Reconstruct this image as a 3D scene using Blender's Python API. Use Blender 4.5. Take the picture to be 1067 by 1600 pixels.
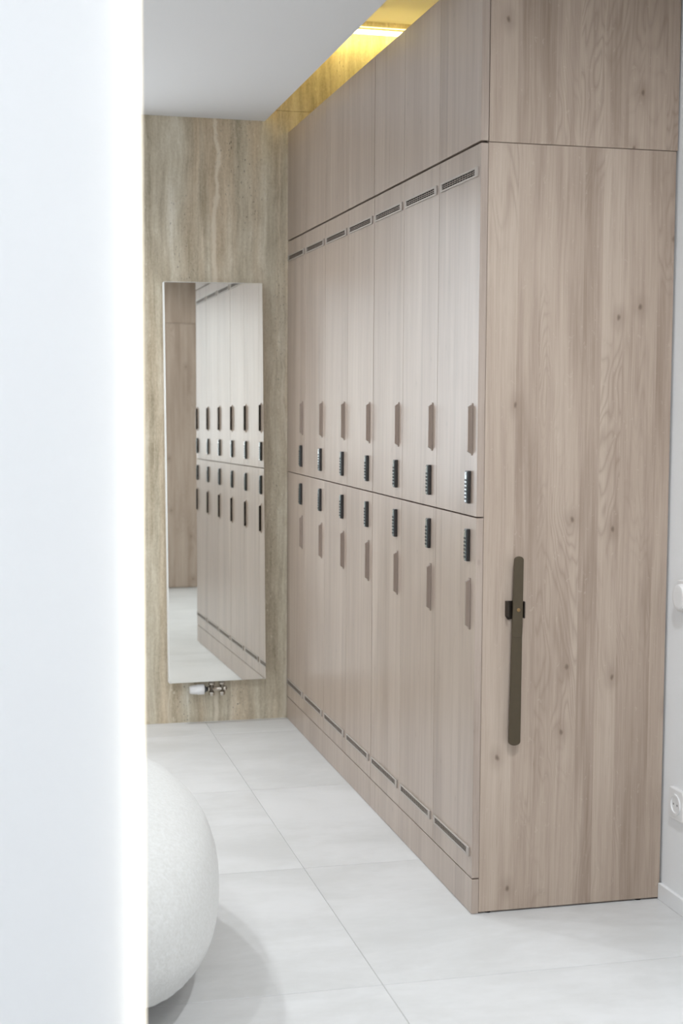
import bpy, bmesh, math, random
from mathutils import Vector, Matrix
random.seed(7)
S = bpy.context.scene
COL = S.collection
for o in list(bpy.data.objects):
    bpy.data.objects.remove(o)

# ------------------------------------------------------------------ camera
CAM = Vector((-1.148, -3.2829, 1.2668))
YAW, PITCH, ROLL, FPX = 0.2424, -0.0781, 0.0058, 2244.43
fw = Vector((math.sin(YAW) * math.cos(PITCH), math.cos(YAW) * math.cos(PITCH), math.sin(PITCH)))
rt = Vector((math.cos(YAW), -math.sin(YAW), 0))
up = rt.cross(fw)
rr = rt * math.cos(ROLL) + up * math.sin(ROLL)
uu = up * math.cos(ROLL) - rt * math.sin(ROLL)
cam_d = bpy.data.cameras.new('camera')
cam = bpy.data.objects.new('camera', cam_d)
COL.objects.link(cam)
m = Matrix.Identity(4)
for i in range(3):
    m[i][0], m[i][1], m[i][2], m[i][3] = rr[i], uu[i], -fw[i], CAM[i]
cam.matrix_world = m
cam_d.sensor_fit = 'VERTICAL'
cam_d.sensor_height = 36.0
cam_d.sensor_width = 24.0
cam_d.lens = FPX * 36.0 / 1600.0
cam_d.clip_start = 0.05
cam_d.dof.use_dof = True
cam_d.dof.focus_distance = 4.0
cam_d.dof.aperture_fstop = 5.0
S.camera = cam

# ------------------------------------------------------------------ world + exposure
w = bpy.data.worlds.new('world')
S.world = w
w.use_nodes = True
bg = w.node_tree.nodes['Background']
bg.inputs[0].default_value = (0.89, 0.945, 1.0, 1)
bg.inputs[1].default_value = 3.5
S.view_settings.view_transform = 'Standard'
S.view_settings.look = 'None'
S.view_settings.gamma = 1.0
S.view_settings.use_curve_mapping = False
S.view_settings.exposure = 0.09

# ceiling downlights: x, y, watts, aim direction (adjustable heads)
DOWNLIGHTS = [(-1.45, 1.65, 16, (0, 0, -1)), (-1.55, 0.70, 10, (0, 0, -1)), (-1.60, -0.75, 6, (0, 0, -1)),
              (-0.15, -1.35, 12, (.06, .32, -.94)), (-1.35, -2.75, 3, (0, 0, -1)), (0.05, -1.80, 6, (0, 0, -1))]  # last lamp is added to brighten the mirrored oak cabinet

# ------------------------------------------------------------------ materials
def lin(r, g, b):
    f = lambda c: c / 12.92 if c <= 0.04045 else ((c + 0.055) / 1.055) ** 2.4
    return (f(r / 255), f(g / 255), f(b / 255), 1)

class NT:
    def __init__(s, name):
        s.m = bpy.data.materials.new(name)
        s.m.use_nodes = True
        s.t = s.m.node_tree
        s.b = s.t.nodes['Principled BSDF']
    def n(s, kind, **kw):
        x = s.t.nodes.new('ShaderNode' + kind)
        for k, v in kw.items():
            setattr(x, k, v)
        return x
    def l(s, a, b):
        s.t.links.new(a, b)
    def math(s, op, a, b=None, c=None, clamp=False):
        x = s.n('Math', operation=op)
        x.use_clamp = clamp
        for i, v in enumerate((a, b, c)):
            if v is None:
                continue
            if isinstance(v, (int, float)):
                x.inputs[i].default_value = v
            else:
                s.l(v, x.inputs[i])
        return x.outputs[0]
    def vec(s, x, y, z):
        c = s.n('CombineXYZ')
        for i, v in enumerate((x, y, z)):
            if isinstance(v, (int, float)):
                c.inputs[i].default_value = v
            else:
                s.l(v, c.inputs[i])
        return c.outputs[0]
    def noise(s, v, scale, detail=3, rough=.5, dist=0):
        x = s.n('TexNoise')
        s.l(v, x.inputs['Vector'])
        x.inputs['Scale'].default_value = scale
        x.inputs['Detail'].default_value = detail
        x.inputs['Roughness'].default_value = rough
        x.inputs['Distortion'].default_value = dist
        return x.outputs[0]
    def maprange(s, v, a, b, c=0.0, d=1.0, smooth=True):
        x = s.n('MapRange', interpolation_type='SMOOTHSTEP' if smooth else 'LINEAR')
        s.l(v, x.inputs[0])
        for i, q in enumerate((a, b, c, d)):
            x.inputs[i + 1].default_value = q
        return x.outputs[0]
    def mix(s, f, a, b, mode='MIX'):
        x = s.n('Mix', data_type='RGBA', blend_type=mode)
        for i, v in ((0, f), (6, a), (7, b)):
            if isinstance(v, (int, float)):
                x.inputs[i].default_value = v
            elif isinstance(v, tuple):
                x.inputs[i].default_value = v
            else:
                s.l(v, x.inputs[i])
        return x.outputs[2]
    def bump(s, h, strength, dist):
        x = s.n('Bump')
        s.l(h, x.inputs['Height'])
        x.inputs['Strength'].default_value = strength
        x.inputs['Distance'].default_value = dist
        s.l(x.outputs[0], s.b.inputs['Normal'])

def plain(name, col, rough=.5, metal=0, spec=.5, coat=0, grain=0.0, gscale=300):
    k = NT(name)
    if grain:
        tc = k.n('TexCoord')
        h = k.noise(tc.outputs['Object'], gscale, 2)
        k.l(k.mix(k.maprange(h, .3, .7, 0, grain), col, (col[0] * .8, col[1] * .8, col[2] * .8, 1)), k.b.inputs['Base Color'])
        k.bump(h, .15, .001)
    else:
        k.b.inputs['Base Color'].default_value = col
    k.b.inputs['Roughness'].default_value = rough
    k.b.inputs['Metallic'].default_value = metal
    k.b.inputs['Specular IOR Level'].default_value = spec
    k.b.inputs['Coat Weight'].default_value = coat
    return k.m

def emit(name, col, strength):
    k = NT(name)
    k.b.inputs['Base Color'].default_value = (.8, .8, .8, 1)
    k.b.inputs['Emission Color'].default_value = col
    k.b.inputs['Emission Strength'].default_value = strength
    return k.m

def wood(name, cath, knots, base, dark, light, rough=.42, spec=.5, strip=.085, tone=.5):
    k = NT(name)
    tc = k.n('TexCoord')
    oi = k.n('ObjectInfo')
    sp = k.n('SeparateXYZ')
    k.l(tc.outputs['Object'], sp.inputs[0])
    rnd0 = k.math('MULTIPLY', oi.outputs['Random'], 23.0)
    u0 = k.math('ADD', sp.outputs[0], sp.outputs[1])
    z = sp.outputs[2]
    # veneer leaves: strips with their own tone and figure
    us = k.math('ADD', k.math('DIVIDE', u0, strip), rnd0)
    sid = k.math('FLOOR', k.math('MULTIPLY_ADD', k.noise(k.vec(us, 0.0, 0.0), .6, 0), 1.6, us))
    wn = k.n('TexWhiteNoise', noise_dimensions='1D')
    k.l(sid, wn.inputs['W'])
    srnd = wn.outputs['Value']
    rnd = k.math('MULTIPLY_ADD', srnd, 31.0, rnd0)
    wob = k.noise(k.vec(u0, rnd0, z), 1.6, 2)
    u = k.math('MULTIPLY_ADD', wob, .02, u0)
    fib = k.noise(k.vec(u, rnd, k.math('MULTIPLY', z, .022)), 210, 4, .65)
    streak = k.noise(k.vec(u, rnd, k.math('MULTIPLY', z, .04)), 48, 4, .6)
    broad = k.noise(k.vec(u, rnd, k.math('MULTIPLY', z, .12)), 9, 3, .55, .2)
    cloud = k.noise(k.vec(u, rnd0, k.math('MULTIPLY', z, .45)), 3.2, 2)
    # flat-sawn figure: contour lines of a stretched noise
    cn = k.noise(k.vec(u, rnd, k.math('MULTIPLY', z, .17)), 7.0, 3, .5, .35)
    ring = k.math('PINGPONG', k.math('MULTIPLY', cn, 34.0), .5)
    ring = k.math('POWER', k.math('MULTIPLY', ring, 2.0), 2.2)
    cm = k.noise(k.vec(u, k.math('ADD', rnd, 5.0), k.math('MULTIPLY', z, .35)), 6.0, 1)
    cm = k.maprange(cm, .46, .64)
    ringm = k.math('MULTIPLY', k.math('MULTIPLY', ring, cm), cath)
    # pores: short dark ticks; medullary flecks: short pale ticks
    po = k.noise(k.vec(k.math('MULTIPLY', u, 420), rnd, k.math('MULTIPLY', z, 14)), 1.0, 2)
    po = k.maprange(po, .60, .74)
    fl = k.noise(k.vec(k.math('MULTIPLY', u, 90), rnd, k.math('MULTIPLY', z, 60)), 1.0, 2, .5, 1.0)
    fl = k.math('MULTIPLY', k.maprange(fl, .66, .74), .30 if knots > .5 else .1)
    t = k.math('ADD', k.math('MULTIPLY', k.math('SUBTRACT', fib, .5), .5), .5)
    t = k.math('MULTIPLY_ADD', k.math('SUBTRACT', streak, .5), .65, t)
    t = k.math('MULTIPLY_ADD', k.math('SUBTRACT', broad, .5), .7, t)
    t = k.math('MULTIPLY_ADD', k.math('SUBTRACT', cloud, .5), .3, t)
    t = k.math('MULTIPLY_ADD', k.math('SUBTRACT', srnd, .5), .38 * tone, t)
    ramp = k.n('ValToRGB')
    k.l(t, ramp.inputs[0])
    e = ramp.color_ramp.elements
    e[0].position = .12; e[0].color = dark
    e[1].position = .88; e[1].color = light
    mid = e.new(.5); mid.color = base
    c = k.mix(ringm, ramp.outputs[0], dark, 'MIX')
    c = k.mix(fl, c, light)
    c = k.mix(k.math('MULTIPLY', po, .22), c, dark)
    if knots:
        vo = k.n('TexVoronoi', voronoi_dimensions='2D')
        wv = k.noise(k.vec(u, 0.0, z), 25, 2)
        k.l(k.vec(k.math('ADD', k.math('MULTIPLY_ADD', wv, .016, u), rnd0), k.math('MULTIPLY', z, .62), 0.0), vo.inputs['Vector'])
        vo.inputs['Scale'].default_value = 6.5
        sc = k.n('SeparateColor')
        k.l(vo.outputs['Color'], sc.inputs[0])
        sel = k.maprange(sc.outputs[0], .5, .55)
        kn = k.math('MULTIPLY', k.maprange(vo.outputs['Distance'], .045, .008), sel)
        halo = k.math('MULTIPLY', k.maprange(vo.outputs['Distance'], .20, .02), sel)
        c = k.mix(k.math('MULTIPLY', halo, .35 * knots), c, dark)
        c = k.mix(k.math('MULTIPLY', kn, .7 * knots), c, (dark[0] * .5, dark[1] * .47, dark[2] * .44, 1))
    k.l(c, k.b.inputs['Base Color'])
    k.b.inputs['Specular IOR Level'].default_value = spec
    k.l(k.maprange(fib, .3, .7, rough - .04, rough + .06), k.b.inputs['Roughness'])
    k.bump(k.math('SUBTRACT', fib, k.math('MULTIPLY', po, .5)), .12, .0006)
    return k.m

W_BASE, W_DARK, W_LIGHT = lin(176, 158, 143), lin(140, 121, 106), lin(196, 180, 165)
M = {}
M['wood_door'] = wood('oak_laminate_fronts', .14, .3, lin(169, 152, 139), lin(140, 122, 109), lin(188, 172, 159), .32, 1.0, .10, .3)
M['wood_end'] = wood('oak_laminate_panel', .45, 1.0, W_BASE, W_DARK, W_LIGHT, .5, .4, .075, .5)

def travertine():
    k = NT('travertine_stone')
    tc = k.n('TexCoord')
    sp = k.n('SeparateXYZ')
    k.l(tc.outputs['Object'], sp.inputs[0])
    x, z = sp.outputs[0], sp.outputs[2]
    wob = k.noise(k.vec(x, 3.0, z), 2.2, 3)
    u = k.math('MULTIPLY_ADD', wob, .035, x)
    wob2 = k.noise(k.vec(x, 8.0, z), 11, 3)
    u = k.math('MULTIPLY_ADD', wob2, .012, u)
    band = k.noise(k.vec(u, 0.0, k.math('MULTIPLY', z, .05)), 13, 4, .6)
    fine = k.noise(k.vec(u, 2.0, k.math('MULTIPLY', z, .06)), 70, 4, .6)
    speck = k.noise(k.vec(x, 4.0, k.math('MULTIPLY', z, .6)), 130, 3, .7)
    mott = k.noise(k.vec(u, 14.0, k.math('MULTIPLY', z, .35)), 22, 4, .6, .6)
    t = k.math('MULTIPLY_ADD', k.math('SUBTRACT', band, .5), 1.25, .5)
    t = k.math('MULTIPLY_ADD', k.math('SUBTRACT', fine, .5), .6, t)
    t = k.math('MULTIPLY_ADD', k.math('SUBTRACT', speck, .5), .45, t)
    t = k.math('MULTIPLY_ADD', k.math('SUBTRACT', mott, .5), .55, t)
    ramp = k.n('ValToRGB')
    k.l(t, ramp.inputs[0])
    e = ramp.color_ramp.elements
    e[0].position = .15; e[0].color = lin(164, 151, 128)
    e[1].position = .85; e[1].color = lin(240, 231, 215)
    q = e.new(.42); q.color = lin(201, 188, 165)
    q = e.new(.62); q.color = lin(219, 208, 187)
    # warm and cool layers of sediment
    hue = k.noise(k.vec(u, 21.0, k.math('MULTIPLY', z, .06)), 10, 2, .5)
    base = k.mix(k.math('MULTIPLY', k.maprange(hue, .40, .62), .55), ramp.outputs[0], (.90, .95, .97, 1), 'MULTIPLY')
    base = k.mix(k.math('MULTIPLY', k.maprange(hue, .52, .36), .45), base, (1.0, .90, .80, 1), 'MULTIPLY')
    # pale calcite flecks
    fk = k.noise(k.vec(x, 31.0, k.math('MULTIPLY', z, .5)), 70, 2, .5)
    fmask = k.maprange(k.noise(k.vec(u, 33.0, k.math('MULTIPLY', z, .08)), 8, 1), .52, .62)
    base = k.mix(k.math('MULTIPLY', k.math('MULTIPLY', k.maprange(fk, .64, .70), fmask), .5), base, lin(236, 230, 214))
    # one broad wandering vein
    w1 = k.noise(k.vec(0.0, 40.0, z), 3.0, 2)
    w2 = k.noise(k.vec(x, 41.0, z), 16, 3)
    wz = k.maprange(z, 1.7, 2.3, .012, .050)
    vx = k.math('ADD', k.math('MULTIPLY_ADD', k.math('SUBTRACT', w1, .5), .07, x), k.math('MULTIPLY', k.math('SUBTRACT', w2, .5), wz))
    vd = k.math('ABSOLUTE', k.math('ADD', vx, .285))
    base = k.mix(k.math('MULTIPLY', k.maprange(vd, .013, .003), .65), base, lin(240, 231, 214))
    # fine wavy pale veins
    vn = k.noise(k.vec(k.math('MULTIPLY_ADD', wob2, .03, u), 12.0, k.math('MULTIPLY', z, .05)), 4.5, 1)
    vein = k.math('MULTIPLY', k.maprange(k.math('ABSOLUTE', k.math('SUBTRACT', vn, .47)), .010, .001), .55)
    c = k.mix(vein, base, lin(224, 214, 196))
    # pits gathered along the bands
    pit = k.noise(k.vec(x, 6.0, k.math('MULTIPLY', z, .45)), 150, 2, .5)
    pmask = k.maprange(k.noise(k.vec(u, 9.0, k.math('MULTIPLY', z, .12)), 9, 2), .48, .62)
    pit = k.math('MULTIPLY', k.maprange(pit, .62, .70), pmask)
    c = k.mix(k.math('MULTIPLY', pit, .7), c, lin(82, 72, 58))
    k.l(c, k.b.inputs['Base Color'])
    k.b.inputs['Roughness'].default_value = .5
    k.b.inputs['Specular IOR Level'].default_value = .35
    k.bump(k.math('SUBTRACT', speck, k.math('MULTIPLY', pit, 2.0)), .25, .001)
    return k.m
M['stone'] = travertine()

def tile_mat():
    k = NT('pale_porcelain_tile')
    tc = k.n('TexCoord')
    oi = k.n('ObjectInfo')
    off = k.n('VectorMath', operation='ADD')
    k.l(tc.outputs['Object'], off.inputs[0])
    r = k.math('MULTIPLY', oi.outputs['Random'], 9.0)
    k.l(k.vec(r, r, r), off.inputs[1])
    mp = k.n('Mapping')
    mp.inputs['Scale'].default_value = (.55, 1, 1)
    k.l(off.outputs[0], mp.inputs[0])
    a = k.noise(mp.outputs[0], 3.5, 6, .6, .4)
    b = k.noise(mp.outputs[0], 40, 4, .6)
    t = k.math('MULTIPLY_ADD', k.math('SUBTRACT', b, .5), .3, a)
    k.l(k.mix(k.maprange(t, .3, .7), lin(201, 201, 200), lin(216, 216, 216)), k.b.inputs['Base Color'])
    k.l(k.maprange(b, .3, .7, .34, .46), k.b.inputs['Roughness'])
    k.b.inputs['Specular IOR Level'].default_value = .45
    k.bump(b, .05, .0005)
    return k.m
M['tile'] = tile_mat()
M['grout'] = plain('grout', lin(182, 181, 178), .9, grain=.4)
M['paint'] = plain('white_wall_paint', lin(240, 241, 242), .75, spec=.3, grain=.04, gscale=220)
M['ceiling'] = plain('matt_ceiling_paint', lin(226, 227, 228), .9, spec=.2, grain=.04, gscale=160)
M['cove'] = plain('cove_paint', lin(228, 226, 220), .85, spec=.2, grain=.04)
M['white_lacquer'] = plain('white_lacquer', lin(238, 239, 240), .3)
M['plastic'] = plain('white_plastic', lin(236, 236, 236), .28)
M['plastic_grey'] = plain('shadow_grey_plastic', lin(96, 98, 102), .5)
M['nickel'] = plain('brushed_nickel', lin(205, 198, 188), .22, 1.0)
M['champagne'] = plain('champagne_metal', lin(174, 165, 157), .40, .2)
M['handle'] = plain('taupe_anodised_metal', lin(160, 146, 136), .36, .5)
M['black'] = plain('black_plastic', lin(26, 25, 26), .28, spec=.6, coat=.4)
M['black_gloss'] = plain('glossy_keypad_face', lin(92, 106, 107), .22, .55, spec=.8, coat=1.0)
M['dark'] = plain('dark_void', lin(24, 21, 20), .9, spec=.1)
M['bronze'] = plain('olive_bronze_metal', lin(82, 71, 54), .5, .3, grain=.3, gscale=60)
M['bronze_dark'] = plain('dark_bronze_metal', lin(50, 42, 34), .5, .35, grain=.3, gscale=60)
M['brass'] = plain('aged_brass', lin(150, 124, 88), .35, .9)
k = NT('mirror_silver')
k.b.inputs['Base Color'].default_value = (.89, .90, .86, 1)
k.b.inputs['Metallic'].default_value = 1
k.b.inputs['Roughness'].default_value = .015
M['mirror'] = k.m
M['led_yellow'] = emit('warm_yellow_led', (1.0, .78, .23, 1), 18.0)
M['led_faint'] = emit('warm_yellow_led_edge', (1.0, .80, .34, 1), 2.5)
M['led_cove'] = emit('warm_yellow_cove_led', (1.0, .80, .34, 1), 8.0)
M['led_warm'] = emit('warm_white_led', (1.0, .89, .68, 1), 1.3)
M['lens'] = emit('downlight_lens', (1.0, .97, .92, 1), 6.0)
k = NT('window_glass')
tr = k.n('BsdfTransparent')
gl = k.n('BsdfGlossy')
gl.inputs['Roughness'].default_value = .02
mx = k.n('MixShader')
mx.inputs[0].default_value = .06
k.l(tr.outputs[0], mx.inputs[1]); k.l(gl.outputs[0], mx.inputs[2])
k.l(mx.outputs[0], k.t.nodes['Material Output'].inputs['Surface'])
M['pane'] = k.m
M['alu'] = plain('aluminium', lin(190, 190, 188), .3, .9)

def boucle():
    k = NT('white_boucle')
    tc = k.n('TexCoord')
    a = k.noise(tc.outputs['Object'], 140, 3, .6, .6)
    b = k.noise(tc.outputs['Object'], 260, 2)
    t = k.math('MULTIPLY_ADD', b, .4, a)
    k.l(k.mix(k.maprange(t, .4, 1.0), lin(210, 209, 205), lin(223, 223, 221)), k.b.inputs['Base Color'])
    k.b.inputs['Roughness'].default_value = .95
    k.b.inputs['Specular IOR Level'].default_value = .1
    k.b.inputs['Sheen Weight'].default_value = .25
    k.bump(t, .3, .0025)
    return k.m
M['boucle'] = boucle()

# ------------------------------------------------------------------ builders
def mesh_from(bm, name):
    bmesh.ops.recalc_face_normals(bm, faces=bm.faces[:])
    me = bpy.data.meshes.new(name)
    bm.to_mesh(me)
    bm.free()
    return me

def link(name, me, mat, parent=None, loc=(0, 0, 0), smooth=False):
    o = bpy.data.objects.new(name, me)
    COL.objects.link(o)
    o.location = loc
    if mat is not None and len(me.materials) == 0:
        me.materials.append(mat)
    if parent is not None:
        o.parent = parent
    if smooth:
        for p in me.polygons:
            p.use_smooth = True
    return o

def add_box(bm, x0, x1, y0, y1, z0, z1, bevel=0.0, seg=2):
    r = bmesh.ops.create_cube(bm, size=1.0)
    for v in r['verts']:
        v.co = Vector(((x0 + x1) / 2 + v.co.x * (x1 - x0), (y0 + y1) / 2 + v.co.y * (y1 - y0), (z0 + z1) / 2 + v.co.z * (z1 - z0)))
    if bevel:
        es = list({e for v in r['verts'] for e in v.link_edges})
        bmesh.ops.bevel(bm, geom=es, offset=bevel, segments=seg, affect='EDGES', profile=.5)
    return r['verts']

def box_mesh(name, b, bevel=0.0, seg=2):
    bm = bmesh.new()
    add_box(bm, *b, bevel=bevel, seg=seg)
    return mesh_from(bm, name)

def add_cyl(bm, p0, p1, r0, r1=None, seg=20):
    p0, p1 = Vector(p0), Vector(p1)
    r1 = r0 if r1 is None else r1
    d = p1 - p0
    res = bmesh.ops.create_cone(bm, cap_ends=True, segments=seg, radius1=r0, radius2=r1, depth=d.length)
    q = Vector((0, 0, 1)).rotation_difference(d.normalized()).to_matrix().to_4x4()
    bmesh.ops.transform(bm, matrix=Matrix.Translation((p0 + p1) / 2) @ q, verts=res['verts'])

def add_lathe(bm, p0, axis, prof, seg=24):
    """prof: list of (distance along axis, radius)"""
    p0 = Vector(p0)
    a = Vector(axis).normalized()
    s = a.orthogonal().normalized()
    t = a.cross(s)
    rings = []
    for d, r in prof:
        rings.append([bm.verts.new(p0 + a * d + (s * math.cos(2 * math.pi * i / seg) + t * math.sin(2 * math.pi * i / seg)) * r) for i in range(seg)])
    for A, B in zip(rings, rings[1:]):
        for i in range(seg):
            bm.faces.new((A[i], A[(i + 1) % seg], B[(i + 1) % seg], B[i]))
    bm.faces.new(rings[0][::-1])
    bm.faces.new(rings[-1])

def thing(name, label, cat, loc=(0, 0, 0), group=None):
    o = bpy.data.objects.new(name, None)
    o.empty_display_size = .05
    COL.objects.link(o)
    o.location = loc
    tag(o, label, cat, group)
    return o

def tag(o, label, cat, group=None):
    o['label'] = label
    o['category'] = cat
    if group:
        o['group'] = group
    return o

def struct(name, me, mat, label, cat):
    o = link(name, me, mat)
    o['kind'] = 'structure'
    o['label'] = label
    o['category'] = cat
    return o

# ------------------------------------------------------------------ room dimensions
L = 2.2523            # locker run length, back wall plane y = L
ZP, ZM, ZD, ZT = .0891, .984, 1.8789, 2.2944
XW = .512             # right wall plane
ZC = 2.3327           # lowered ceiling
XE = -.0904           # edge of lowered ceiling
ZCC = 2.735           # cove ceiling
XL = -2.6             # far left wall
YF = -4.0
PITCHC = L / 7
XCAB = -.45           # oak cabinet behind, left side
YCAB = -2.5           # its front

# ------------------------------------------------------------------ floor: tiles over a grout bed
floor = struct('floor', box_mesh('floor', (XL, XW, YF, L, -.06, -.0015)), M['grout'], 'pale grey tiled floor with thin joints', 'floor')
TX, TY, J = 1.2, .8, .0022
xs = [x for x in [-.3273 + TX * i for i in range(-3, 3)]]
ys = [-.3641 + TY * i for i in range(-5, 5)]
for i in range(len(xs) - 1):
    for j in range(len(ys) - 1):
        x0, x1 = max(xs[i] + J / 2, XL), min(xs[i + 1] - J / 2, XW)
        y0, y1 = max(ys[j] + J / 2, YF), min(ys[j + 1] - J / 2, L)
        if x1 - x0 < .01 or y1 - y0 < .01:
            continue
        link('tile', box_mesh('tile', (x0, x1, y0, y1, -.012, 0), .0006, 1), M['tile'], floor)

# ------------------------------------------------------------------ walls and ceilings
WX0, WX1, WZ0, WZ1 = -1.95, -.66, .80, 2.12      # window in the back wall, left of what the photo shows
bm = bmesh.new()
for q in ((XL, WX0, -.06, 2.95), (WX1, XW + .1, -.06, 2.95), (WX0, WX1, -.06, WZ0), (WX0, WX1, WZ1, 2.95)):
    add_box(bm, q[0], q[1], L + .02, L + .12, q[2], q[3])
wb = struct('wall_back', mesh_from(bm, 'wall_back'), M['paint'], 'travertine-clad wall at the far end, with vertical veins', 'wall')
ZS = 2.3757
for q in ((XL, WX0, 0, ZS), (WX0, WX1, 0, WZ0), (WX0, WX1, WZ1, ZS), (WX1, XW, 0, ZS), (XL, XW, ZS, 2.90)):
    link('stone_slab', box_mesh('stone_slab', (q[0] + .0006, q[1] - .0006, L, L + .02, q[2] + .0006, q[3] - .0006), .0008, 1), M['stone'], wb)
bm = bmesh.new()
for q in ((WX0, WX1, WZ0, WZ0 + .05), (WX0, WX1, WZ1 - .05, WZ1), (WX0, WX0 + .05, WZ0 + .05, WZ1 - .05), (WX1 - .05, WX1, WZ0 + .05, WZ1 - .05), (-1.33, -1.28, WZ0 + .05, WZ1 - .05)):
    add_box(bm, q[0], q[1], L + .04, L + .09, q[2], q[3], .003, 1)
win = struct('window_1', mesh_from(bm, 'window_1'), M['white_lacquer'], 'white framed window in the stone wall, outside the picture', 'window')
for x0, x1 in ((WX0 + .05, -1.33), (-1.28, WX1 - .05)):
    link('pane', box_mesh('pane', (x0 + .001, x1 - .001, L + .062, L + .066, WZ0 + .051, WZ1 - .051)), M['pane'], win)
struct('wall_right', box_mesh('wall_right', (XW, XW + .1, YF, L + .02, -.06, 2.95)), M['paint'], 'white painted wall right of the locker end panel', 'wall')
struct('wall_left', box_mesh('wall_left', (XL - .1, XL, YF, L + .02, -.06, 2.95)), M['paint'], 'white wall on the hidden left side', 'wall')
# rear wall behind the camera, with a wide window
RX0, RX1, RZ0, RZ1 = -2.15, -.15, .78, 2.2
bm = bmesh.new()
for q in ((XL, RX0, -.06, 2.95), (RX1, XW, -.06, 2.95), (RX0, RX1, -.06, RZ0), (RX0, RX1, RZ1, 2.95)):
    add_box(bm, q[0], q[1], YF - .1, YF, q[2], q[3])
struct('wall_rear', mesh_from(bm, 'wall_rear'), M['paint'], 'white wall behind the viewpoint, outside the picture', 'wall')
bm = bmesh.new()
for q in ((RX0, RX1, RZ0, RZ0 + .05), (RX0, RX1, RZ1 - .05, RZ1), (RX0, RX0 + .05, RZ0 + .05, RZ1 - .05), (RX1 - .05, RX1, RZ0 + .05, RZ1 - .05)):
    add_box(bm, q[0], q[1], YF - .08, YF - .03, q[2], q[3], .003, 1)
win = struct('window_2', mesh_from(bm, 'window_2'), M['white_lacquer'], 'wide white framed window behind the viewpoint, outside the picture', 'window')
link('pane', box_mesh('pane', (RX0 + .051, RX1 - .051, YF - .06, YF - .056, RZ0 + .051, RZ1 - .051)), M['pane'], win)
# foreground partition on the left edge of the picture
YP, XP = -1.98, -1.0105
bm = bmesh.new()
add_box(bm, XL, XP, YP, YP + .11, 0, ZC, .004, 2)
struct('wall_front', mesh_from(bm, 'wall_front'), M['paint'], 'blurred white partition filling the left edge', 'wall')
ceil = struct('ceiling', box_mesh('ceiling', (XL, XE, YF, L, ZC, ZC + .10), .002, 1), M['ceiling'], 'lowered matt white ceiling', 'ceiling')
link('cove_ceiling', box_mesh('cove_ceiling', (-.55, XW, YF, L, ZCC, ZCC + .08)), M['cove'], ceil)
link('cove_side', box_mesh('cove_side', (-.60, -.55, YF, L, ZC + .10, ZCC + .08)), M['cove'], ceil)
bb = box_mesh('baseboard_right', (XW - .011, XW, YCAB, -.0005, 0, .042), .0015, 2)
struct('baseboard_right', bb, M['white_lacquer'], 'low white baseboard along the right wall', 'baseboard')

# ------------------------------------------------------------------ lockers
DT = .018     # door thickness
G = .0017     # gap between neighbours
def seam(i):  # gap at boundary i (0 = end panel side); wider where two cabinets meet
    return .0045 if i == 3 else G
ORD = ['first of the row, beside the end panel', 'second from the end panel', 'third from the end panel', 'fourth from the end panel',
       'fifth from the end panel', 'sixth from the end panel', 'farthest away, against the stone wall']

# shared meshes -----------------------------------------------------
def handle_mesh():
    # a lip standing off the door, its two ends cut on a slant
    bm = bmesh.new()
    ring = []
    for (x, y0, y1, hh) in ((0, 0, .012, .0635), (-.0025, 0, .012, .0635), (-.0027, .001, .011, .0590), (-.0118, .001, .009, .0530)):
        ring.append([bm.verts.new((x, y0, -hh)), bm.verts.new((x, y1, -hh)), bm.verts.new((x, y1, hh)), bm.verts.new((x, y0, hh))])
    for A, B in zip(ring, ring[1:]):
        for i in range(4):
            bm.faces.new((A[i], A[(i + 1) % 4], B[(i + 1) % 4], B[i]))
    bm.faces.new(ring[0][::-1])
    bm.faces.new(ring[-1])
    bmesh.ops.bevel(bm, geom=bm.edges[:], offset=.0004, segments=1, affect='EDGES')
    return mesh_from(bm, 'handle')
HANDLE = handle_mesh()
GRIP_SHADE = box_mesh('grip_shade', (-.0105, -.0026, .0102, .0114, -.054, .054))  # dark plate paints the shade of the hollow behind the lip

LOCK = box_mesh('lock', (-.009, 0, 0, .020, -.040, .040), .0016, 2)
KEYPAD = box_mesh('keypad', (-.0108, -.0088, .0025, .0175, -.0375, .0375), .0009, 2)
bm = bmesh.new()
for i in range(6):
    for jx in range(2):
        add_lathe(bm, (-.0106, .0065 + .007 * jx, -.029 + i * .0092), (-1, 0, 0), ((0, .0028), (.0010, .0028), (.0014, .0021)), 10)
BUTTONS = mesh_from(bm, 'buttons')
bm = bmesh.new()
add_lathe(bm, (-.0106, .010, .032), (-1, 0, 0), ((0, .0022), (.0008, .0022), (.001, .0016)), 12)
PIN = mesh_from(bm, 'pin')

# vent grille: rim + three rows of slots cut by thin bars
VW, VH, VP = .287, .0235, .0045
def vent_meshes():
    bm = bmesh.new()
    r = .0048
    add_box(bm, -VP, 0, 0, VW, -VH / 2, -VH / 2 + r, .0006, 1)
    add_box(bm, -VP, 0, 0, VW, VH / 2 - r, VH / 2, .0006, 1)
    add_box(bm, -VP, 0, 0, .017, -VH / 2 + r, VH / 2 - r, .0003, 1)
    add_box(bm, -VP, 0, VW - .012, VW, -VH / 2 + r, VH / 2 - r, .0003, 1)
    rim = mesh_from(bm, 'rim')
    bm = bmesh.new()
    z0, z1 = -VH / 2 + r, VH / 2 - r
    hh = z1 - z0
    for q in (1, 2):
        zz = z0 + hh * q / 3
        add_box(bm, -.0030, -.0010, .017, VW - .012, zz - .0007, zz + .0007)
    n = 13
    for q in range(1, n):
        yy = .017 + (VW - .029) * q / n
        add_box(bm, -.0018, -.0008, yy - .0008, yy + .0008, z0, z1)
    bars = mesh_from(bm, 'slot_bars')
    back = box_mesh('slot_backing', (-.0006, -.0001, .016, VW - .011, z0 - .001, z1 + .001))
    return rim, bars, back
RIM, BARS, BACK = vent_meshes()

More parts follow.
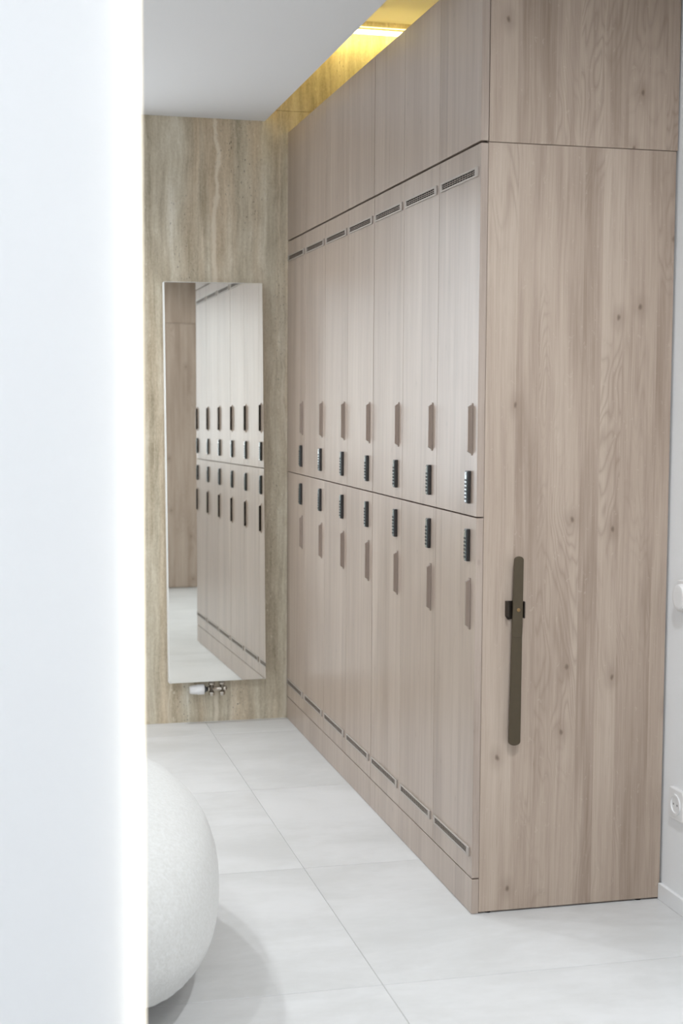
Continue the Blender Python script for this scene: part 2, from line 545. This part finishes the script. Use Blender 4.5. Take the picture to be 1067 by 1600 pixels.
def locker(i, upper):
    z0, z1 = (ZM + .0016, ZD - .0028) if upper else (ZP + .0016, ZM - .0016)
    y0 = PITCHC * i + (seam(i) / 2 if i else 0)
    y1 = PITCHC * (i + 1) - (seam(i + 1) / 2 if i < 6 else .001)
    row = 'upper' if upper else 'lower'
    t = thing('locker', 'pale oak %s locker with black keypad lock, %s' % (row, ORD[i]), 'locker', (0, PITCHC * i, 0),
              '%s row of oak lockers' % row)
    oy = PITCHC * i
    a, b = y0 - oy, y1 - oy
    ya = max(a, .0188) if i == 0 else a - seam(i) / 2 + .0002
    link('body', box_mesh('body', (DT + .0004, .500, ya, b + .0004, z0 + .004, z1 - .004)), M['wood_door'], t)
    d = link('door', box_mesh('door', (0, DT, a, b, z0, z1), .0007, 1), M['wood_door'], t)
    hz, lz, vz = (1.1965, 1.055, 1.8115) if upper else (.769, .9125, .1530)
    link('handle', HANDLE, M['handle'], d, (0, .0365, hz))
    link('grip_shade', GRIP_SHADE, M['dark'], d, (0, .0365, hz))['label'] = 'dark plate painting the shade behind the handle'
    lk = link('lock', LOCK, M['black'], t, (0, .0445, lz))
    kp = link('keypad', KEYPAD, M['black_gloss'], lk)
    link('buttons', BUTTONS, M['black'], lk)['kind'] = 'stuff'
    link('pin', PIN, M['nickel'], lk)
    v = link('vent_grille', RIM, M['champagne'], t, (0, .0165, vz))
    link('slot_bars', BARS, M['handle'], v)['kind'] = 'stuff'
    link('slot_backing', BACK, M['dark'], v)
    return t

for i in range(7):
    locker(i, True)
    locker(i, False)

for i in range(7):
    z0, z1 = ZD + .0028, ZT
    y0 = PITCHC * i + (seam(i) / 2 if i else 0)
    y1 = PITCHC * (i + 1) - (seam(i + 1) / 2 if i < 6 else .001)
    oy = PITCHC * i
    t = thing('overhead_cabinet', 'handleless oak cupboard above the lockers, %s' % ORD[i], 'cabinet', (0, oy, 0), 'oak cupboards above the lockers')
    a, b = y0 - oy, y1 - oy
    ya = .0188 if i == 0 else a - seam(i) / 2 + .0002
    link('body', box_mesh('body', (DT + .0004, .500, ya, b + .0004, z0 + .004, z1 - .001)), M['wood_door'], t)
    link('door', box_mesh('door', (-.001, DT, a, b, z0, z1), .0007, 1), M['wood_door'], t)

# end panels facing the camera
e = link('end_panel', box_mesh('end_panel', (DT + .0007, XW - .0065, 0, .018, .004, ZD - .0007), .0006, 1), M['wood_end'])
tag(e, 'tall oak panel closing the near end of the lockers, with knots', 'panel')
for x in (.045, .45):
    bm = bmesh.new()
    add_cyl(bm, (x, .009, 0), (x, .009, .004), .008, seg=16)
    link('foot', mesh_from(bm, 'foot'), M['dark'], e)
e = link('end_panel', box_mesh('end_panel', (DT + .0015, XW - .0035, -.0008, .018, ZD + .0007, ZT), .0006, 1), M['wood_end'])
tag(e, 'square oak panel closing the overhead cupboards, above the tall end panel', 'panel')
# plinth boards
for a, b, lab in ((0, PITCHC * 3 - .0006, 'low oak plinth board under the nearer lockers'), (PITCHC * 3 + .0006, L - .001, 'low oak plinth board under the farther lockers')):
    e = link('plinth_board', box_mesh('plinth_board', (0, DT, a, b, .001, ZP - .0016), .0006, 1), M['wood_door'])
    tag(e, lab, 'plinth')

# ------------------------------------------------------------------ bronze lever on the end panel
def strip(bm, pts_c, y0, y1, seg=10):
    """stadium plate in the xz plane; pts_c = (x_top, z_top, r_top, x_bot, z_bot, r_bot), rounded ends"""
    xt, zt, rt_, xb, zb, rb = pts_c
    out = [(xt + rt_ * math.cos(math.pi * i / seg), zt - rt_ + .75 * rt_ * math.sin(math.pi * i / seg) + .25 * rt_) for i in range(seg + 1)]
    out += [(xb - rb * math.cos(math.pi * i / seg), zb + rb - .6 * rb * math.sin(math.pi * i / seg) - .4 * rb) for i in range(seg + 1)]
    A = [bm.verts.new((x, y0, z)) for x, z in out]
    B = [bm.verts.new((x, y1, z)) for x, z in out]
    n = len(out)
    bm.faces.new(A)
    bm.faces.new(B[::-1])
    for i in range(n):
        bm.faces.new((A[i], B[i], B[(i + 1) % n], A[(i + 1) % n]))

t = thing('lever_bar', 'long dark bronze bar with rounded ends on the oak end panel', 'bar', (0, 0, 0))
bm = bmesh.new()
strip(bm, (.1028, .890, .0120, .1005, .690, .0135), -.0235, -.0180)
bmesh.ops.bevel(bm, geom=bm.edges[:], offset=.0008, segments=1, affect='EDGES')
link('upper_blade', mesh_from(bm, 'upper_blade'), M['bronze'], t)
bm = bmesh.new()
strip(bm, (.1010, .715, .0130, .0985, .424, .0152), -.0225, -.0165)
bmesh.ops.bevel(bm, geom=bm.edges[:], offset=.0008, segments=1, affect='EDGES')
link('lower_blade', mesh_from(bm, 'lower_blade'), M['bronze'], t)
bm = bmesh.new()
# clip: a channel open to the front, lower left corner cut away
out = [(.0765, .779), (.0765, .742), (.0835, .733), (.1205, .738), (.1205, .779)]
A = [bm.verts.new((x, -.004, z)) for x, z in out]
B = [bm.verts.new((x, .0015, z)) for x, z in out]
bm.faces.new(A); bm.faces.new(B[::-1])
for i in range(5):
    bm.faces.new((A[i], B[i], B[(i + 1) % 5], A[(i + 1) % 5]))
add_box(bm, .0765, .0805, -.0215, -.004, .742, .779, .0006, 1)
add_box(bm, .1170, .1205, -.0235, -.004, .738, .779, .0006, 1)
add_box(bm, .0945, .1105, -.0180, -.004, .745, .773, .0006, 1)
link('clip', mesh_from(bm, 'clip'), M['bronze_dark'], t)
bm = bmesh.new()
add_lathe(bm, (.1028, -.0232, .759), (0, -1, 0), ((0, .0046), (.0012, .0046), (.0016, .0036), (.0016, .0018), (.0006, .0015)), 20)
link('screw', mesh_from(bm, 'screw'), M['brass'], t)

# ------------------------------------------------------------------ mirror radiator on the stone wall
MW, MH, MD = .380, 1.537, .058
t = thing('mirror_radiator', 'tall narrow mirror-fronted radiator hung on the stone wall', 'radiator', (-.2925, L - .062, .175))
YAW_M, TILT_M, ROLL_M = .0125, .0086, .0090
rot = Matrix.Rotation(YAW_M, 4, 'Z') @ Matrix.Rotation(-TILT_M, 4, 'X') @ Matrix.Rotation(-ROLL_M, 4, 'Y')
t.matrix_world = Matrix.Translation((-.2860, L - .070, .1725)) @ rot
link('body', box_mesh('body', (-MW / 2, MW / 2, .0035, MD - .010, 0, MH), .0015, 2), M['white_lacquer'], t)
link('mirror_glass', box_mesh('mirror_glass', (-MW / 2 + .001, MW / 2 - .001, 0, .0033, .0012, MH - .0022), .0006, 1), M['mirror'], t)
for x in (-.12, .12):
    for z in (.25, 1.30):
        link('wall_bracket', box_mesh('wall_bracket', (x - .02, x + .02, MD - .010, MD + .012 - TILT_M * (1.4 - z) * -.8, z - .02, z + .02)), M['white_lacquer'], t)
vy = .026
def part(name, fn, mat, parent, smooth=True):
    bm = bmesh.new()
    fn(bm)
    o = link(name, mesh_from(bm, name), mat, parent)
    if smooth:
        for p in o.data.polygons:
            p.use_smooth = len(p.vertices) == 4
    return o
def valve(bm):
    add_lathe(bm, (-.043, vy, -.033), (1, 0, 0), ((0, .0085), (.006, .0085), (.006, .0105), (.012, .0105), (.012, .0085), (.068, .0085), (.068, .0105), (.078, .0105), (.078, .006), (.081, .006)), 20)
    for x in (-.022, .019):
        add_lathe(bm, (x, vy, .0), (0, 0, -1), ((0, .0105), (.009, .0105), (.009, .0125), (.016, .0125), (.016, .009), (.045, .009), (.045, .0085)), 20)
v = part('valve_block', valve, M['nickel'], t)
for x in (-.022, .019):
    part('cap_nut', lambda bm: add_lathe(bm, (x, vy, -.045), (0, 0, -1), ((0, .0115), (.004, .0125), (.012, .0110), (.014, .0095)), 6), M['nickel'], v, False)
th = part('thermostat_head', lambda bm: add_lathe(bm, (-.052, vy, -.033), (-1, 0, 0), ((0, .0195), (.002, .0205), (.026, .0205), (.027, .0190), (.048, .0170), (.056, .0140), (.057, .0120))), M['plastic'], t)
part('collar', lambda bm: add_lathe(bm, (-.0525, vy, -.033), (1, 0, 0), ((0, .0150), (.004, .0150), (.0045, .0110), (.0095, .0110))), M['plastic_grey'], th)

# ------------------------------------------------------------------ socket and switch on the right wall
def rounded_plate(bm, y0, y1, z0, z1, x0, x1, r=.008, slope=.002, seg=5):
    pts = []
    for cy, cz, a0 in ((y1 - r, z1 - r, 0), (y0 + r, z1 - r, 90), (y0 + r, z0 + r, 180), (y1 - r, z0 + r, 270)):
        for i in range(seg + 1):
            a = math.radians(a0 + 90 * i / seg)
            pts.append((cy + r * math.cos(a), cz + r * math.sin(a)))
    cy, cz = (y0 + y1) / 2, (z0 + z1) / 2
    A = [bm.verts.new((x0, y, z)) for y, z in pts]
    B = [bm.verts.new((x1 + .0015, y, z)) for y, z in pts]
    sc = lambda y, c, h: c + (y - c) * (1 - slope / h)
    Cc = [bm.verts.new((x1, sc(y, cy, (y1 - y0) / 2), sc(z, cz, (z1 - z0) / 2))) for y, z in pts]
    n = len(pts)
    for P, Q in ((A, B), (B, Cc)):
        for i in range(n):
            bm.faces.new((P[i], Q[i], Q[(i + 1) % n], P[(i + 1) % n]))
    bm.faces.new(A); bm.faces.new(Cc[::-1])
t = thing('wall_socket', 'white square power socket low on the right wall', 'socket', (XW, -.0835, .268))
bm = bmesh.new()
rounded_plate(bm, -.039, .039, -.039, .039, 0, -.010)
link('plate', mesh_from(bm, 'plate'), M['plastic'], t)
bm = bmesh.new()
N = 28
def circ(r, x):
    return [bm.verts.new((x, r * math.cos(2 * math.pi * i / N), r * math.sin(2 * math.pi * i / N))) for i in range(N)]
rings = [circ(.0265, -.0100), circ(.0265, -.0128), circ(.0205, -.0128), circ(.0195, -.0104)]
for A, B in zip(rings, rings[1:]):
    for i in range(N):
        bm.faces.new((A[i], A[(i + 1) % N], B[(i + 1) % N], B[i]))
bm.faces.new(rings[-1])
ins = link('insert', mesh_from(bm, 'insert'), M['plastic'], t)
bm = bmesh.new()
for y in (-.0095, .0095):
    add_cyl(bm, (-.0106, y, 0), (-.0100, y, 0), .0027, seg=12)
link('pin_hole', mesh_from(bm, 'pin_hole'), M['plastic_grey'], ins)
t = thing('wall_switch', 'white switch on the right wall, above the power socket', 'switch', (XW, -.098, .790))
bm = bmesh.new()
rounded_plate(bm, -.039, .039, -.039, .039, 0, -.009)
link('plate', mesh_from(bm, 'plate'), M['plastic'], t)
bm = bmesh.new()
add_lathe(bm, (-.009, 0, 0), (-1, 0, 0), ((0, .033), (.012, .032), (.016, .029), (.017, .024)), 28)
link('dial', mesh_from(bm, 'dial'), M['plastic'], t)

# ------------------------------------------------------------------ boucle pouf
def pouf():
    bm = bmesh.new()
    A_, B_, H_, E_ = .250, .584, .424, .81
    nu, nv = 120, 60
    rows = []
    rnd = random.Random(3)
    for j in range(nv + 1):
        ph = -math.pi / 2 + math.pi * j / nv
        cr = max(math.cos(ph), 0) ** E_
        sz = math.copysign(abs(math.sin(ph)) ** E_, math.sin(ph)) * H_ / 2 + H_ / 2
        if j in (0, nv):
            rows.append([bm.verts.new((0, 0, sz))])
            continue
        row = []
        for i in range(nu):
            a = 2 * math.pi * i / nu
            jit = 1 + rnd.uniform(-.0035, .0035)
            row.append(bm.verts.new((A_ * cr * math.cos(a) * jit, B_ * cr * math.sin(a) * jit, max(sz + rnd.uniform(-.001, .001), 0))))
        rows.append(row)
    for a, b in zip(rows, rows[1:]):
        for i in range(nu):
            j = (i + 1) % nu
            if len(a) == 1:
                bm.faces.new((a[0], b[j], b[i]))
            elif len(b) == 1:
                bm.faces.new((a[i], a[j], b[0]))
            else:
                bm.faces.new((a[i], a[j], b[j], b[i]))
    return mesh_from(bm, 'pouf')
o = link('pouf', pouf(), M['boucle'], None, (-.905, -.06, 0), smooth=True)
tag(o, 'rounded white boucle pouf on the tiled floor, half hidden by the partition', 'pouf')

# ------------------------------------------------------------------ lighting fixtures
t = thing('led_profile', 'bright warm LED strip high on the stone wall inside the ceiling cove', 'lamp', (0, L, 2.705))
link('channel', box_mesh('channel', (-.54, XW - .005, -.066, -.034, -.0182, -.0165)), M['alu'], t)
link('diffuser', box_mesh('diffuser', (-.54, XW - .005, -.060, -.038, -.0300, -.0185), .003, 2), M['led_yellow'], t)
link('upper_diffuser', box_mesh('upper_diffuser', (-.54, XW - .005, -.062, -.055, -.0090, -.0055), .001, 1), M['led_faint'], t)
for x in (-.45, .0, .45):
    link('bracket', box_mesh('bracket', (x - .006, x + .006, -.0338, -.0001, -.0182, -.0140)), M['alu'], t)
t = thing('led_strip', 'LED strip hidden on top of the overhead cupboards', 'lamp', (.30, 0, ZT))
link('tape', box_mesh('tape', (-.010, .010, .05, L - .05, 0, .004)), M['alu'], t)
link('diffuser', box_mesh('diffuser', (-.006, .006, .05, L - .05, .004, .009), .001, 1), M['led_cove'], t)
# half-round diffuser on the edge of the foreground partition
t = thing('led_profile', 'glowing vertical LED strip on the edge of the foreground partition', 'lamp', (XP, YP, 0))
bm = bmesh.new()
seg = 12
ra = .0075
prof = [(-.0005 - ra + ra * math.cos(math.pi * i / seg), -1.7 * ra * math.sin(math.pi * i / seg)) for i in range(seg + 1)]
A = [bm.verts.new((x, y, .004)) for x, y in prof]
B = [bm.verts.new((x, y, ZC - .004)) for x, y in prof]
for i in range(seg):
    bm.faces.new((A[i], A[i + 1], B[i + 1], B[i]))
bm.faces.new((A[0], B[0], B[-1], A[-1])); bm.faces.new(A[::-1]); bm.faces.new(B)
link('diffuser', mesh_from(bm, 'diffuser'), M['led_warm'], t)

LAMP_LABELS = ['round ceiling downlight nearest the stone wall, outside the picture', 'round ceiling downlight over the far side of the pouf, outside the picture',
               'round ceiling downlight over the near side of the pouf, outside the picture', 'round ceiling downlight before the oak end panel, outside the picture',
               'round ceiling downlight in front of the white partition, outside the picture',
               'added ceiling downlight to brighten the tall oak cabinet, outside the picture']
for n, (x, y, watts, aim) in enumerate(DOWNLIGHTS):
    t = thing('downlight', LAMP_LABELS[n], 'lamp', (x, y, ZC), 'ceiling downlights')
    bm = bmesh.new()
    add_lathe(bm, (0, 0, 0), (0, 0, -1), ((0, .062), (.004, .060), (.004, .050), (.001, .048)), 28)
    link('ring', mesh_from(bm, 'ring'), M['plastic'], t)
    ld = bpy.data.lights.new('downlight_lamp', 'AREA')
    ld.shape = 'DISK'
    ld.size = .10
    ld.energy = watts
    ld.color = (.93, .97, 1.0)
    ld.spread = math.radians(150 if aim[1] == 0 else 140)
    lo = bpy.data.objects.new('downlight_lamp', ld)
    COL.objects.link(lo)
    lo.parent = t
    lo.location = (0, 0, -.006 if aim[1] == 0 else -.022)
    lo.rotation_euler = Vector((0, 0, -1)).rotation_difference(Vector(aim).normalized()).to_euler()

# ------------------------------------------------------------------ oak cabinet seen only in the mirror
t = thing('tall_cabinet', 'plain oak cabinet seen only in the left of the mirror', 'cabinet', (XCAB, YCAB, 0))
wid = XW - .003 - XCAB
link('body', box_mesh('body', (0, wid, -.50, -.0185, .004, 2.32)), M['wood_door'], t)
link('door', box_mesh('door', (0, wid, -.018, 0, .004, ZD - .001), .0007, 1), M['wood_end'], t)
link('upper_door', box_mesh('upper_door', (0, wid, -.018, 0, ZD + .001, 2.32), .0007, 1), M['wood_end'], t)
